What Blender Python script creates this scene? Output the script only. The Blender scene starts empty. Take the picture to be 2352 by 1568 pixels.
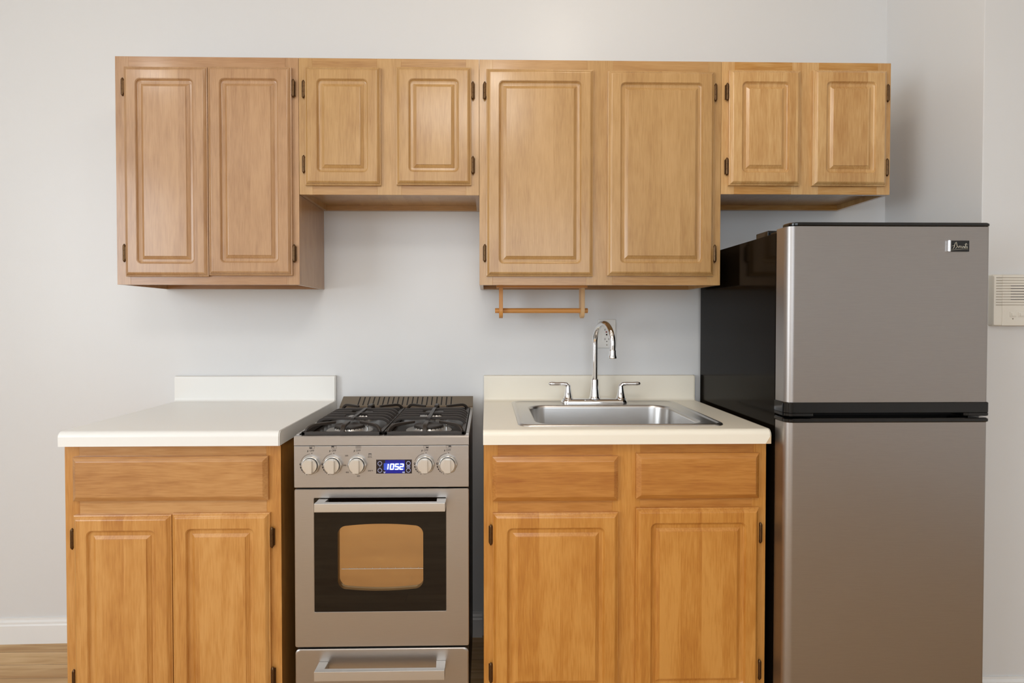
import bpy, bmesh, math, random
from mathutils import Vector, Matrix
random.seed(7)
S = 0.0254                       # the script is written in inches
D = bpy.data
SC = bpy.context.scene
COL = SC.collection

# ------------------------------------------------------------------ camera
cd = D.cameras.new('camera'); cam = D.objects.new('camera', cd); COL.objects.link(cam)
cam.location = (0, -90.8*S, 48.9*S)
cam.rotation_euler = (math.radians(89.0), 0, math.radians(-1.2))
cd.sensor_width = 36; cd.lens = 1356/2352*36
cd.shift_x = 0.01318; cd.shift_y = -0.01063
cd.clip_start = 0.02
SC.camera = cam
SC.view_settings.view_transform = 'Standard'
SC.view_settings.look = 'None'
SC.view_settings.gamma = 1
SC.view_settings.exposure = -0.24
SC.view_settings.use_curve_mapping = False

# ------------------------------------------------------------------ world and lights
w = D.worlds.new('daylight'); SC.world = w; w.use_nodes = True
w.node_tree.nodes['Background'].inputs[0].default_value = (0.72, 0.86, 1.0, 1)
w.node_tree.nodes['Background'].inputs[1].default_value = 2.2

def lamp(name, loc, watt, col, radius):
    l = D.lights.new(name, 'POINT'); l.energy = watt; l.color = col; l.shadow_soft_size = radius*S
    o = D.objects.new(name, l); COL.objects.link(o); o.location = [c*S for c in loc]; return o
def area(name, loc, rot, sx, sy, watt, col):
    l = D.lights.new(name, 'AREA'); l.shape = 'RECTANGLE'; l.size = sx*S; l.size_y = sy*S; l.energy = watt; l.color = col
    o = D.objects.new(name, l); COL.objects.link(o); o.location = [c*S for c in loc]; o.rotation_euler = [math.radians(a) for a in rot]; return o
WARM = (1.0, 0.88, 0.72)
lamp('ceiling_bulb_a', (16, -40, 108), 6.0, (1.0, .90, .76), 2.0)
lamp('ceiling_bulb_b', (-66, -54, 98), 3.6, (1.0, 0.95, 0.88), 2.2)
lamp('ceiling_bulb_c', (2, -62, 101), 5.0, (1.0, 0.93, 0.84), 2.2)
area('overhead_fill', (-6, -112, 110), (0, 0, 0), 34, 34, 26, (1.0, 0.97, 0.93))  # unseen overhead fill, added to brighten the countertops and refrigerator front
area('window_daylight_left', (-129, -140, 66), (0, -90, 0), 70, 96, 78, (0.90, 0.96, 1.0))
area('window_daylight_rear', (-5, -229, 69), (90, 0, 0), 130, 66, 38, (0.92, 0.96, 1.0))

# ------------------------------------------------------------------ node helpers
def newmat(name):
    m = D.materials.new(name); m.use_nodes = True
    nt = m.node_tree; b = nt.nodes['Principled BSDF']
    return m, nt, b
def N(nt, t, **k):
    n = nt.nodes.new(t)
    for a, v in k.items(): setattr(n, a, v)
    return n
def L(nt, a, b): nt.links.new(a, b)
def lin(c):
    return tuple(((x/255)/12.92 if x/255 <= .04045 else ((x/255+.055)/1.055)**2.4) for x in c) + (1,)
def plain(name, rgb, rough=.5, metal=0, spec=.5, bump=0, bscale=60, coat=0, emit=None, es=0, vary=.03):
    m, nt, b = newmat(name)
    b.inputs['Base Color'].default_value = lin(rgb); b.inputs['Roughness'].default_value = rough
    b.inputs['Metallic'].default_value = metal; b.inputs['Specular IOR Level'].default_value = spec
    b.inputs['Coat Weight'].default_value = coat
    if emit: b.inputs['Emission Color'].default_value = lin(emit); b.inputs['Emission Strength'].default_value = es
    tc = N(nt, 'ShaderNodeTexCoord'); no = N(nt, 'ShaderNodeTexNoise'); no.inputs['Scale'].default_value = bscale
    L(nt, tc.outputs['Object'], no.inputs['Vector'])
    mr = N(nt, 'ShaderNodeMapRange'); mr.inputs['To Min'].default_value = max(0, rough-vary); mr.inputs['To Max'].default_value = rough+vary
    L(nt, no.outputs['Fac'], mr.inputs['Value']); L(nt, mr.outputs[0], b.inputs['Roughness'])
    if bump:
        bp = N(nt, 'ShaderNodeBump'); bp.inputs['Strength'].default_value = bump; bp.inputs['Distance'].default_value = .001
        L(nt, no.outputs['Fac'], bp.inputs['Height']); L(nt, bp.outputs[0], b.inputs['Normal'])
    return m

def wood(name, light, mid, dark, horiz=False, stave=2.4, rough=.33, figure=1.0):
    m, nt, b = newmat(name)
    tc = N(nt, 'ShaderNodeTexCoord'); oi = N(nt, 'ShaderNodeObjectInfo')
    off = N(nt, 'ShaderNodeVectorMath', operation='SCALE'); off.inputs[0].default_value = (3.1, 5.7, 9.3)
    L(nt, oi.outputs['Random'], off.inputs['Scale'])
    add = N(nt, 'ShaderNodeVectorMath', operation='ADD'); L(nt, tc.outputs['Object'], add.inputs[0]); L(nt, off.outputs[0], add.inputs[1])
    sep = N(nt, 'ShaderNodeSeparateXYZ'); L(nt, add.outputs[0], sep.inputs[0])
    X, Z = (sep.outputs[2], sep.outputs[0]) if horiz else (sep.outputs[0], sep.outputs[2])
    dv = N(nt, 'ShaderNodeMath', operation='DIVIDE'); L(nt, X, dv.inputs[0]); dv.inputs[1].default_value = stave*S
    fl = N(nt, 'ShaderNodeMath', operation='FLOOR'); L(nt, dv.outputs[0], fl.inputs[0])
    wn = N(nt, 'ShaderNodeTexWhiteNoise', noise_dimensions='1D'); L(nt, fl.outputs[0], wn.inputs['W'])
    # per-stave shift along the grain so the figure breaks at the glue line
    sh = N(nt, 'ShaderNodeMath', operation='MULTIPLY_ADD'); L(nt, wn.outputs[0], sh.inputs[0]); sh.inputs[1].default_value = 4.0; L(nt, Z, sh.inputs[2])
    com = N(nt, 'ShaderNodeCombineXYZ'); L(nt, X, com.inputs[0]); L(nt, sep.outputs[1], com.inputs[1]); L(nt, sh.outputs[0], com.inputs[2])
    mp = N(nt, 'ShaderNodeMapping'); mp.inputs['Scale'].default_value = (1, 1, .07); L(nt, com.outputs[0], mp.inputs[0])
    g = N(nt, 'ShaderNodeTexNoise'); g.inputs['Scale'].default_value = 260; g.inputs['Detail'].default_value = 4; L(nt, mp.outputs[0], g.inputs['Vector'])
    mp2 = N(nt, 'ShaderNodeMapping'); mp2.inputs['Scale'].default_value = (1, 1, .16); L(nt, com.outputs[0], mp2.inputs[0])
    g2 = N(nt, 'ShaderNodeTexNoise'); g2.inputs['Scale'].default_value = 22; g2.inputs['Detail'].default_value = 3; g2.inputs['Distortion'].default_value = .8; L(nt, mp2.outputs[0], g2.inputs['Vector'])
    bl = N(nt, 'ShaderNodeTexNoise'); bl.inputs['Scale'].default_value = 9; bl.inputs['Detail'].default_value = 3; bl.inputs['Distortion'].default_value = .5; L(nt, com.outputs[0], bl.inputs['Vector'])
    # combine: 0.34*stave + 0.3*g2 + .22*g + .2*blotch
    def mul(a, k):
        n = N(nt, 'ShaderNodeMath', operation='MULTIPLY'); L(nt, a, n.inputs[0]); n.inputs[1].default_value = k; return n.outputs[0]
    def ad(a, c):
        n = N(nt, 'ShaderNodeMath', operation='ADD'); L(nt, a, n.inputs[0]); L(nt, c, n.inputs[1]); return n.outputs[0]
    v = ad(ad(mul(wn.outputs[0], .11), mul(g2.outputs['Fac'], .34*figure)), ad(mul(g.outputs['Fac'], .32), mul(bl.outputs['Fac'], .15*figure)))
    cr = N(nt, 'ShaderNodeValToRGB'); L(nt, v, cr.inputs[0])
    e = cr.color_ramp.elements; e[0].position = .36; e[0].color = lin(light); e[1].position = .64; e[1].color = lin(dark)
    k = e.new(.48); k.color = lin(mid)
    L(nt, cr.outputs[0], b.inputs['Base Color'])
    b.inputs['Roughness'].default_value = rough; b.inputs['Specular IOR Level'].default_value = .45
    b.inputs['Coat Weight'].default_value = .5; b.inputs['Coat Roughness'].default_value = .17
    bp = N(nt, 'ShaderNodeBump'); bp.inputs['Strength'].default_value = .12; bp.inputs['Distance'].default_value = .0006
    L(nt, g.outputs['Fac'], bp.inputs['Height']); L(nt, bp.outputs[0], b.inputs['Normal'])
    return m

def steel(name, rgb, rough=.3, vertical=False, brush=.10, aniso=.5):
    m, nt, b = newmat(name)
    tc = N(nt, 'ShaderNodeTexCoord'); mp = N(nt, 'ShaderNodeMapping')
    mp.inputs['Scale'].default_value = (60, 60, 1.0) if vertical else (1.0, 8, 60)
    L(nt, tc.outputs['Object'], mp.inputs[0])
    n = N(nt, 'ShaderNodeTexNoise'); n.inputs['Scale'].default_value = 30; n.inputs['Detail'].default_value = 4; L(nt, mp.outputs[0], n.inputs['Vector'])
    n2 = N(nt, 'ShaderNodeTexNoise'); n2.inputs['Scale'].default_value = 2.5; n2.inputs['Detail'].default_value = 2; L(nt, tc.outputs['Object'], n2.inputs['Vector'])
    mr = N(nt, 'ShaderNodeMapRange'); mr.inputs['To Min'].default_value = rough-brush*.5; mr.inputs['To Max'].default_value = rough+brush*.5
    L(nt, n.outputs['Fac'], mr.inputs['Value']); L(nt, mr.outputs[0], b.inputs['Roughness'])
    mx = N(nt, 'ShaderNodeMix', data_type='RGBA'); c = lin(rgb)
    mx.inputs[6].default_value = tuple(x*.90 for x in c[:3]) + (1,); mx.inputs[7].default_value = tuple(min(1, x*1.08) for x in c[:3]) + (1,)
    L(nt, n.outputs['Fac'], mx.inputs[0]); L(nt, mx.outputs[2], b.inputs['Base Color'])
    b.inputs['Metallic'].default_value = 1
    bp = N(nt, 'ShaderNodeBump'); bp.inputs['Strength'].default_value = .10; bp.inputs['Distance'].default_value = .02
    L(nt, n2.outputs['Fac'], bp.inputs['Height']); L(nt, bp.outputs[0], b.inputs['Normal'])
    return m

# ------------------------------------------------------------------ materials
M_WALL = plain('wall_paint', (222, 222, 222), .36, bump=.12, bscale=350)
M_CEIL = plain('ceiling_paint', (238, 236, 232), .8)
M_TRIM = plain('trim_paint', (236, 236, 235), .3)
UP_V = wood('birch_upright_grain', (191, 151, 99), (180, 140, 87), (160, 116, 67))
UP_H = wood('birch_level_grain', (186, 144, 92), (176, 133, 80), (155, 109, 61), True)
PK_V = wood('pale_birch_upright_grain', (184, 144, 102), (173, 132, 91), (150, 108, 69))
PK_H = wood('pale_birch_level_grain', (177, 135, 94), (166, 123, 82), (146, 102, 63), True)
YL_V = wood('warm_lit_birch_upright_grain', (210, 169, 114), (196, 151, 94), (171, 120, 63))  # this pair: warm light spill painted into the right wall cabinet's colour
YL_H = wood('warm_lit_birch_level_grain', (200, 155, 94), (184, 133, 67), (159, 106, 45), True)
HN_V = wood('honey_upright_grain', (204, 144, 69), (189, 126, 51), (166, 100, 34))
HN_H = wood('honey_level_grain', (197, 135, 66), (182, 120, 51), (159, 94, 34), True)
H1_V = wood('light_honey_upright_grain', (206, 151, 84), (193, 135, 67), (169, 108, 46))
H1_H = wood('light_honey_level_grain', (198, 149, 94), (185, 133, 77), (160, 106, 55), True)
M_IN = plain('cabinet_interior', (190, 140, 84), .6)
M_BRASS = plain('antique_brass', (96, 72, 48), .32, .9)
M_LAM1 = plain('white_laminate', (237, 236, 232), .33, vary=0)
M_LAM2 = plain('cream_laminate', (242, 235, 219), .33, vary=0)
M_SEAM = plain('laminate_seam', (120, 104, 84), .6)
M_CHIP = plain('bare_particle_board', (206, 182, 150), .8)
M_STEEL = steel('brushed_steel', (178, 173, 169), .36)
M_VENT = steel('reflection_browned_steel', (142, 130, 114), .36)  # brown reflection of the cabinets above is put into this steel colour
M_FRIDGE = steel('fridge_steel', (170, 165, 162), .38)
M_SINK = steel('satin_sink_steel', (206, 203, 200), .30)
M_HANDLE = plain('satin_aluminium', (205, 203, 200), .32, .85)
M_KNOB = plain('satin_knob', (214, 211, 206), .30, .75)
M_CHROME = plain('chrome', (235, 236, 238), .04, 1)
M_BLACKG = plain('black_gloss_plastic', (10, 9, 9), .08)
M_BLACKS = plain('black_painted_steel', (16, 11, 6), .12, spec=.06)
M_IRON = plain('cast_iron', (44, 36, 30), .45, bump=.3, bscale=500)
M_TRAY = plain('black_enamel', (34, 27, 20), .22)
M_GLASS = plain('black_oven_glass', (14, 8, 5), .03, spec=.4, vary=.01)
M_PANE = plain('bronzed_oven_pane', (188, 158, 118), .07, .95)
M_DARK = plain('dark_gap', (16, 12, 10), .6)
M_RIM = plain('oven_window_rim', (92, 70, 40), .3, .4)
M_INK = plain('black_ink', (36, 30, 28), .5)
M_RANGESIDE = plain('range_side_enamel', (40, 30, 21), .35, spec=.3)
M_PLASTIC = plain('ivory_plastic', (232, 228, 218), .35)
M_PLATE = plain('white_plastic', (226, 225, 221), .35)
M_SLOT = plain('shadow_slot', (150, 140, 122), .7)
M_SLOTD = plain('dark_slot', (40, 24, 18), .7)
M_RED = plain('red_button', (130, 30, 20), .4)
M_SCRIPT = plain('silver_script', (205, 200, 185), .3, .7)
M_DISP = plain('display_black', (14, 8, 26), .1)
M_GLOW = plain('display_blue', (0, 4, 40), .2, emit=(0, 24, 160), es=.8)
M_SCRN = plain('display_screen', (20, 30, 90), .2, emit=(64, 96, 225), es=.8)
M_DIG = plain('lit_digits', (255, 255, 255), .3, emit=(225, 240, 255), es=3.0)
M_RING = plain('button_ring', (165, 168, 205), .4)
M_RACKW = plain('rack_wood', (214, 150, 78), .4, bscale=80)
M_RACKL = plain('worn_rack_wood', (214, 176, 128), .45, bscale=80)

def floor_mat():
    m, nt, b = newmat('oak_floor_boards')
    tc = N(nt, 'ShaderNodeTexCoord'); br = N(nt, 'ShaderNodeTexBrick')
    L(nt, tc.outputs['Object'], br.inputs['Vector'])
    br.inputs['Scale'].default_value = 1; br.inputs['Brick Width'].default_value = 38*S; br.inputs['Row Height'].default_value = 3.2*S
    br.inputs['Mortar Size'].default_value = .0007; br.offset = .37; br.inputs['Bias'].default_value = 0
    br.inputs['Color1'].default_value = (0, 0, 0, 1); br.inputs['Color2'].default_value = (1, 1, 1, 1); br.inputs['Mortar'].default_value = (.5, .5, .5, 1)
    mp = N(nt, 'ShaderNodeMapping'); mp.inputs['Scale'].default_value = (.12, 1, 1); L(nt, tc.outputs['Object'], mp.inputs[0])
    ad = N(nt, 'ShaderNodeVectorMath', operation='MULTIPLY_ADD'); L(nt, br.outputs['Color'], ad.inputs[0]); ad.inputs[1].default_value = (4, 3, 2); L(nt, mp.outputs[0], ad.inputs[2])
    n = N(nt, 'ShaderNodeTexNoise'); n.inputs['Scale'].default_value = 30; n.inputs['Detail'].default_value = 5; n.inputs['Distortion'].default_value = 1.2; L(nt, ad.outputs[0], n.inputs['Vector'])
    cr = N(nt, 'ShaderNodeValToRGB'); L(nt, n.outputs['Fac'], cr.inputs[0])
    e = cr.color_ramp.elements; e[0].position = .3; e[0].color = lin((222, 190, 144)); e[1].position = .75; e[1].color = lin((184, 144, 96))
    mx = N(nt, 'ShaderNodeMix', data_type='RGBA', blend_type='MULTIPLY'); mx.inputs[0].default_value = .35
    cr2 = N(nt, 'ShaderNodeValToRGB'); L(nt, br.outputs['Color'], cr2.inputs[0]); cr2.color_ramp.elements[0].color = (.5, .42, .36, 1)
    L(nt, cr.outputs[0], mx.inputs[6]); L(nt, cr2.outputs[0], mx.inputs[7])
    mx2 = N(nt, 'ShaderNodeMix', data_type='RGBA'); L(nt, br.outputs['Fac'], mx2.inputs[0]); L(nt, mx.outputs[2], mx2.inputs[6]); mx2.inputs[7].default_value = lin((60, 34, 18))
    L(nt, mx2.outputs[2], b.inputs['Base Color']); b.inputs['Roughness'].default_value = .5; b.inputs['Specular IOR Level'].default_value = .25
    return m
M_FLOOR = floor_mat()

# ------------------------------------------------------------------ geometry helpers (inches)
def merge(bm, t, mat=None):
    if mat is not None:
        for f in t.faces: f.material_index = mat
    me = D.meshes.new('tmp'); t.to_mesh(me); t.free(); bm.from_mesh(me); D.meshes.remove(me)
def box(bm, x0, x1, y0, y1, z0, z1, bev=0, mat=0, seg=2, edges=None):
    t = bmesh.new(); bmesh.ops.create_cube(t, size=1)
    for v in t.verts: v.co = Vector(((x0+x1)/2+v.co.x*(x1-x0), (y0+y1)/2+v.co.y*(y1-y0), (z0+z1)/2+v.co.z*(z1-z0)))
    if bev: bmesh.ops.bevel(t, geom=[e for e in t.edges if edges is None or edges(e)], offset=bev, segments=seg, profile=.5, affect='EDGES')
    merge(bm, t, mat)
def prism(bm, poly, axis, a0, a1, mat=0, bev=0):
    """poly in the two other axes (in x,y,z order) extruded along axis"""
    t = bmesh.new()
    def P(u, v, a): return {'x': (a, u, v), 'y': (u, a, v), 'z': (u, v, a)}[axis]
    A = [t.verts.new(P(u, v, a0)) for u, v in poly]; B = [t.verts.new(P(u, v, a1)) for u, v in poly]
    t.faces.new(A); t.faces.new(B)
    n = len(poly)
    for i in range(n): t.faces.new([A[i], A[(i+1) % n], B[(i+1) % n], B[i]])
    bmesh.ops.recalc_face_normals(t, faces=t.faces)
    if bev: bmesh.ops.bevel(t, geom=[e for e in t.edges if e.calc_face_angle(0) > .7], offset=bev, segments=2, affect='EDGES')
    merge(bm, t, mat)
def tube(bm, pts, r, seg=16, mat=0, caps=True):
    pts = [Vector(p) for p in pts]; rs = r if isinstance(r, (list, tuple)) else [r]*len(pts)
    t = bmesh.new(); rings = []; up = None
    for i, p in enumerate(pts):
        d = (pts[min(i+1, len(pts)-1)]-pts[max(i-1, 0)]).normalized()
        if up is None:
            up = Vector((0, 0, 1)) if abs(d.z) < .9 else Vector((0, 1, 0))
        u = (up-d*up.dot(d)).normalized(); up = u; v = d.cross(u)
        rings.append([t.verts.new(p+(u*math.cos(2*math.pi*k/seg)+v*math.sin(2*math.pi*k/seg))*rs[i]) for k in range(seg)])
    for a, b in zip(rings, rings[1:]):
        for k in range(seg): t.faces.new([a[k], a[(k+1) % seg], b[(k+1) % seg], b[k]])
    if caps: t.faces.new(rings[0]); t.faces.new(rings[-1])
    bmesh.ops.recalc_face_normals(t, faces=t.faces); merge(bm, t, mat)
def lathe(bm, prof, c, axis='z', seg=40, mat=0):
    """prof: (radius, distance along axis)"""
    t = bmesh.new(); c = Vector(c); rings = []
    for r, h in prof:
        ring = []
        for k in range(seg):
            a = 2*math.pi*k/seg; x, y = r*math.cos(a), r*math.sin(a)
            ring.append(t.verts.new(c+(Vector((x, y, h)) if axis == 'z' else Vector((x, h, y)) if axis == 'y' else Vector((h, x, y)))))
        rings.append(ring)
    for a, b in zip(rings, rings[1:]):
        for k in range(seg): t.faces.new([a[k], a[(k+1) % seg], b[(k+1) % seg], b[k]])
    t.faces.new(rings[0]); t.faces.new(rings[-1])
    bmesh.ops.recalc_face_normals(t, faces=t.faces); merge(bm, t, mat)
def rrect(x0, x1, y0, y1, r, n=8):
    out = []
    for cx, cy, a0 in ((x1-r, y1-r, 0), (x0+r, y1-r, 90), (x0+r, y0+r, 180), (x1-r, y0+r, 270)):
        for k in range(n+1):
            a = math.radians(a0+90*k/n); out.append((cx+r*math.cos(a), cy+r*math.sin(a)))
    return out
def loft(bm, rings, mat=0, cap_first=True, cap_last=True):
    t = bmesh.new(); R = [[t.verts.new(p) for p in ring] for ring in rings]; n = len(R[0])
    for a, b in zip(R, R[1:]):
        for k in range(n): t.faces.new([a[k], a[(k+1) % n], b[(k+1) % n], b[k]])
    if cap_first: t.faces.new(R[0])
    if cap_last: t.faces.new(R[-1])
    bmesh.ops.recalc_face_normals(t, faces=t.faces); merge(bm, t, mat)
def text(bm, s, x, y, z, size, mat=0, shear=0, depth=.01, center=True):
    c = D.curves.new('t', 'FONT'); c.body = s; c.size = size; c.extrude = depth; c.shear = shear
    c.align_x = 'CENTER' if center else 'LEFT'; c.align_y = 'CENTER'; c.resolution_u = 2
    o = D.objects.new('t', c); COL.objects.link(o)
    me = D.meshes.new_from_object(o.evaluated_get(bpy.context.evaluated_depsgraph_get()))
    for v in me.vertices: v.co = Vector((x+v.co.x, y-v.co.z, z+v.co.y))
    for p in me.polygons: p.material_index = mat
    bm.from_mesh(me); D.meshes.remove(me); D.objects.remove(o); D.curves.remove(c)

ORG = {}
def obj(name, bm, mats, parent=None, org=None, sharp=32):
    """link bm (world inches) as ONE mesh object whose origin is the parent's, or org"""
    o0 = Vector(org) if org is not None else (ORG[parent.name] if parent else Vector((0, 0, 0)))
    base = ORG[parent.name] if parent else Vector((0, 0, 0))
    for e in bm.edges: e.smooth = e.calc_face_angle(0) < math.radians(sharp) if len(e.link_faces) == 2 else True
    for f in bm.faces: f.smooth = True
    for v in bm.verts: v.co = (v.co-o0)*S
    me = D.meshes.new(name); bm.to_mesh(me); bm.free()
    for m in (mats if isinstance(mats, (list, tuple)) else [mats]): me.materials.append(m)
    o = D.objects.new(name, me); COL.objects.link(o); o.location = (o0-base)*S
    wm = o.modifiers.new('weighted_normals', 'WEIGHTED_NORMAL'); wm.keep_sharp = True; wm.weight = 80
    if parent: o.parent = parent
    ORG[o.name] = o0
    return o
def tag(o, label, cat, group=None):
    o['label'] = label; o['category'] = cat
    if group: o['group'] = group
    return o
def thing(name, label, cat, loc, group=None):
    o = D.objects.new(name, None); COL.objects.link(o); o.location = [c*S for c in loc]; ORG[o.name] = Vector(loc)
    o.empty_display_size = .05
    return tag(o, label, cat, group)
def struct(name, bm, m):
    o = obj(name, bm, m); o['kind'] = 'structure'; return o
B = bmesh.new

# ------------------------------------------------------------------ room shell
RET = 62.0; FR = -18.0; CH = 112
bm = B(); box(bm, -140, 140, -236, 6, -2, 0); struct('floor', bm, M_FLOOR)
bm = B(); box(bm, -140, 140, -236, 6, CH, CH+2); struct('ceiling', bm, M_CEIL)
bm = B(); box(bm, -48, RET, 0, 6, 0, CH); struct('wall_back', bm, M_WALL)
K = -1.7
bm = B(); prism(bm, [(-48, 0), (-48, 6), (-136, 6), (-136, K)], 'z', 0, CH); struct('wall_back_left', bm, M_WALL)
bm = B(); box(bm, RET, 136, FR, 6, 0, CH, bev=.12, edges=lambda e: all(abs(v.co.x-RET) < .01 and abs(v.co.y-FR) < .01 for v in e.verts)); struct('wall_front_right', bm, M_WALL)
bm = B(); box(bm, 130, 136, -236, FR, 0, CH); struct('wall_right', bm, M_WALL)
def holed(bm, ax, c0, c1, u0, u1, h):          # a wall slab with one opening h = (u0,u1,z0,z1)
    def bb(a, b_, z0, z1):
        box(bm, c0, c1, a, b_, z0, z1) if ax == 'x' else box(bm, a, b_, c0, c1, z0, z1)
    bb(u0, h[0], 0, CH); bb(h[1], u1, 0, CH); bb(h[0], h[1], 0, h[2]); bb(h[0], h[1], h[3], CH)
bm = B(); holed(bm, 'x', -136, -130, -236, 0, (-190, -90, 30, 102)); struct('wall_left', bm, M_WALL)
bm = B(); holed(bm, 'y', -236, -230, -136, 136, (-70, 60, 36, 102)); struct('wall_rear', bm, M_WALL)
def winframe(name, ax, c, h, n):
    bm = B()
    def bb(a, b_, z0, z1):
        box(bm, c-1, c+1, a, b_, z0, z1, .1) if ax == 'x' else box(bm, a, b_, c-1, c+1, z0, z1, .1)
    for k in range(n+1):
        u = h[0]+1+(h[1]-h[0]-2)*k/n; bb(u-1, u+1, h[2], h[3])
    for z in (h[2]+1, (h[2]+h[3])/2, h[3]-1): bb(h[0], h[1], z-1, z+1)
    struct(name, bm, M_TRIM)
winframe('window_1', 'x', -133, (-190, -90, 30, 102), 3)
winframe('window_2', 'y', -233, (-70, 60, 36, 102), 4)
BB = [(0, 0), (-.55, 0), (-.55, 2.75), (-.42, 2.95), (-.42, 3.25), (-.2, 3.5), (-.2, 3.8), (0, 3.8)]
bm = B(); prism(bm, BB, 'x', -22.6, -.6); struct('baseboard_back', bm, M_TRIM)
bm = B(); prism(bm, BB, 'x', -136, -47.8)
for v in bm.verts:
    if v.co.x < -100: v.co.y += K
struct('baseboard_left', bm, M_TRIM)
bm = B(); prism(bm, [(FR+y, z) for y, z in BB], 'x', RET, 130); struct('baseboard_right', bm, M_TRIM)

# ------------------------------------------------------------------ cabinetry
def door_mesh(x0, x1, z0, z1, yb, inset=1.6):
    """raised-panel slab door: rounded-corner cove, sharp mitred raised field. yb = back plane, front is towards -y"""
    prof = [(0, 0, .01), (0, .38, .01), (.08, .42, .01), (.13, .42, .01), (.15, .49, .01), (.36, .68, .01), (.46, .74, .01), (.54, .75, .01),
            (inset, .75, .62), (inset+.04, .69, .60), (inset+.07, .69, .58), (inset+.12, .55, .54), (inset+.22, .46, .48), (inset+.34, .43, .42),
            (inset+.62, .42, .02), (inset+.64, .46, .01), (inset+1.00, .66, .01), (inset+1.02, .72, .01), (inset+1.10, .735, .01)]
    bm = B(); rings = []
    for i, h, r in prof:
        rings.append([(u, yb-h, v) for u, v in rrect(x0+i, x1-i, z0+i, z1-i, r, 5)])
    loft(bm, rings); return bm
def drawer_mesh(x0, x1, z0, z1, yb):
    prof = [(0, 0), (0, .40), (.10, .47), (.16, .52), (.46, .72), (.56, .75)]
    bm = B(); loft(bm, [[(u, yb-h, v) for u, v in rrect(x0+i, x1-i, z0+i, z1-i, .02, 2)] for i, h in prof]); return bm
def hinge_mesh(xe, s, yf, z):
    """wrap-around hinge: barrel beside the door edge xe, leaf on the frame; s = -1 left side, +1 right side"""
    bm = B(); x = xe+s*.22
    prof = [(.05, -1.2), (.15, -1.05), (.2, -.95), (.2, -.36), (.18, -.345), (.18, -.325), (.2, -.31), (.2, .31), (.18, .325), (.18, .345), (.2, .36), (.2, .95), (.15, 1.05), (.05, 1.2)]
    lathe(bm, prof, (x, yf-.30, z), 'z', 14)
    box(bm, min(x-.05, x+s*.26), max(x-.05, x+s*.26), yf-.16, yf-.003, z-.95, z+.95, .04)
    box(bm, min(x, xe), max(x, xe), yf-.42, yf-.16, z-.8, z+.8, .03)
    return bm
def add_door(root, x0, x1, z0, z1, yf, side, hz, mats, label=None):
    d = obj('door', door_mesh(x0, x1, z0, z1, yf-.01), mats[0], root, org=((x0+x1)/2, yf, z0))
    if label: d['label'] = label
    for z in hz:
        obj('hinge', hinge_mesh(x0 if side < 0 else x1, side, yf-.01, z), M_BRASS, d)
    return d
def frame_mesh(x0, x1, z0, z1, yf, stiles, rails):
    """stiles: list of (xa,xb); rails: list of (xa,xb,za,zb). slot 0 upright grain, slot 1 level grain"""
    bm = B()
    for a, b_ in stiles: box(bm, a, b_, yf, yf+.75, z0, z1, .015, 0, 1)
    for a, b_, c, d in rails: box(bm, a, b_, yf, yf+.75, c, d, .015, 1, 1)
    return bm
def wall_cabinet(x0, x1, z0, z1, doors, hz, label, mats, mid=None, bottomrail=1.5):
    root = thing('wall_cabinet', label, 'cabinet', ((x0+x1)/2, -.1, z0), None)
    yf = -12.0; V, H = mats
    bm = B(); T = .5
    box(bm, x0, x0+T, yf+.75, -.1, z0, z1, 0, 0); box(bm, x1-T, x1, yf+.75, -.1, z0, z1, 0, 0)
    box(bm, x0+T, x1-T, yf+.75, -.1, z0+.75, z0+1.25, 0, 0); box(bm, x0+T, x1-T, yf+.75, -.1, z1-.6, z1-.02, 0, 0)
    box(bm, x0+T, x1-T, -.85, -.12, z0, z0+.75, 0, 1); box(bm, x0+T, x1-T, -.35, -.12, z0+.75, z1-.6, 0, 0)
    obj('cabinet_box', bm, [V, H], root)
    st = [(x0, x0+1.75), (x1-1.75, x1)]
    rails = []
    if mid: st.append(mid); st.sort()
    for a, b_ in zip(st, st[1:]):
        rails += [(a[1], b_[0], z0+.002, z0+bottomrail), (a[1], b_[0], z1-bottomrail, z1-.002)]
    obj('face_frame', frame_mesh(x0, x1, z0, z1, yf, st, rails), [V, H], root)
    for (a, b_, c, d, s) in doors: add_door(root, a, b_, c, d, yf, s, hz, mats)
    return root
MU = (UP_V, UP_H); MH = (HN_V, HN_H)
T0, T1 = 53.6, 83.4
wall_cabinet(-48.5, -24.68, T0, T1, [(-47.15, -36.42, 54.65, 81.9, -1), (-36.34, -25.5, 54.8, 82.0, 1)], (79.3, 57.7),
             'tall two-door wooden wall cabinet at far left, its doors nearly touching', (PK_V, PK_H))
wall_cabinet(-24.64, -.92, 65.5, T1, [(-23.75, -13.85, 66.65, 82.05, -1), (-11.8, -1.95, 66.75, 82.15, 1)], (79.2, 69.4),
             'short two-door wooden wall cabinet hanging above the stove', MU, mid=(-14.4, -11.2))
wall_cabinet(-.88, 31.42, T0, T1, [(.05, 14.2, 54.75, 82.0, -1), (16.15, 30.35, 54.85, 81.9, 1)], (79.2, 57.8),
             'wide tall two-door wooden wall cabinet above the sink', MU, mid=(13.4, 16.9))
wall_cabinet(31.46, 54.4, 65.8, T1, [(32.35, 41.9, 66.9, 82.15, -1), (43.65, 53.6, 66.9, 82.25, 1)], (79.3, 69.4),
             'short two-door wooden wall cabinet hanging above the refrigerator', (YL_V, YL_H), mid=(41.0, 44.6))

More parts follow.
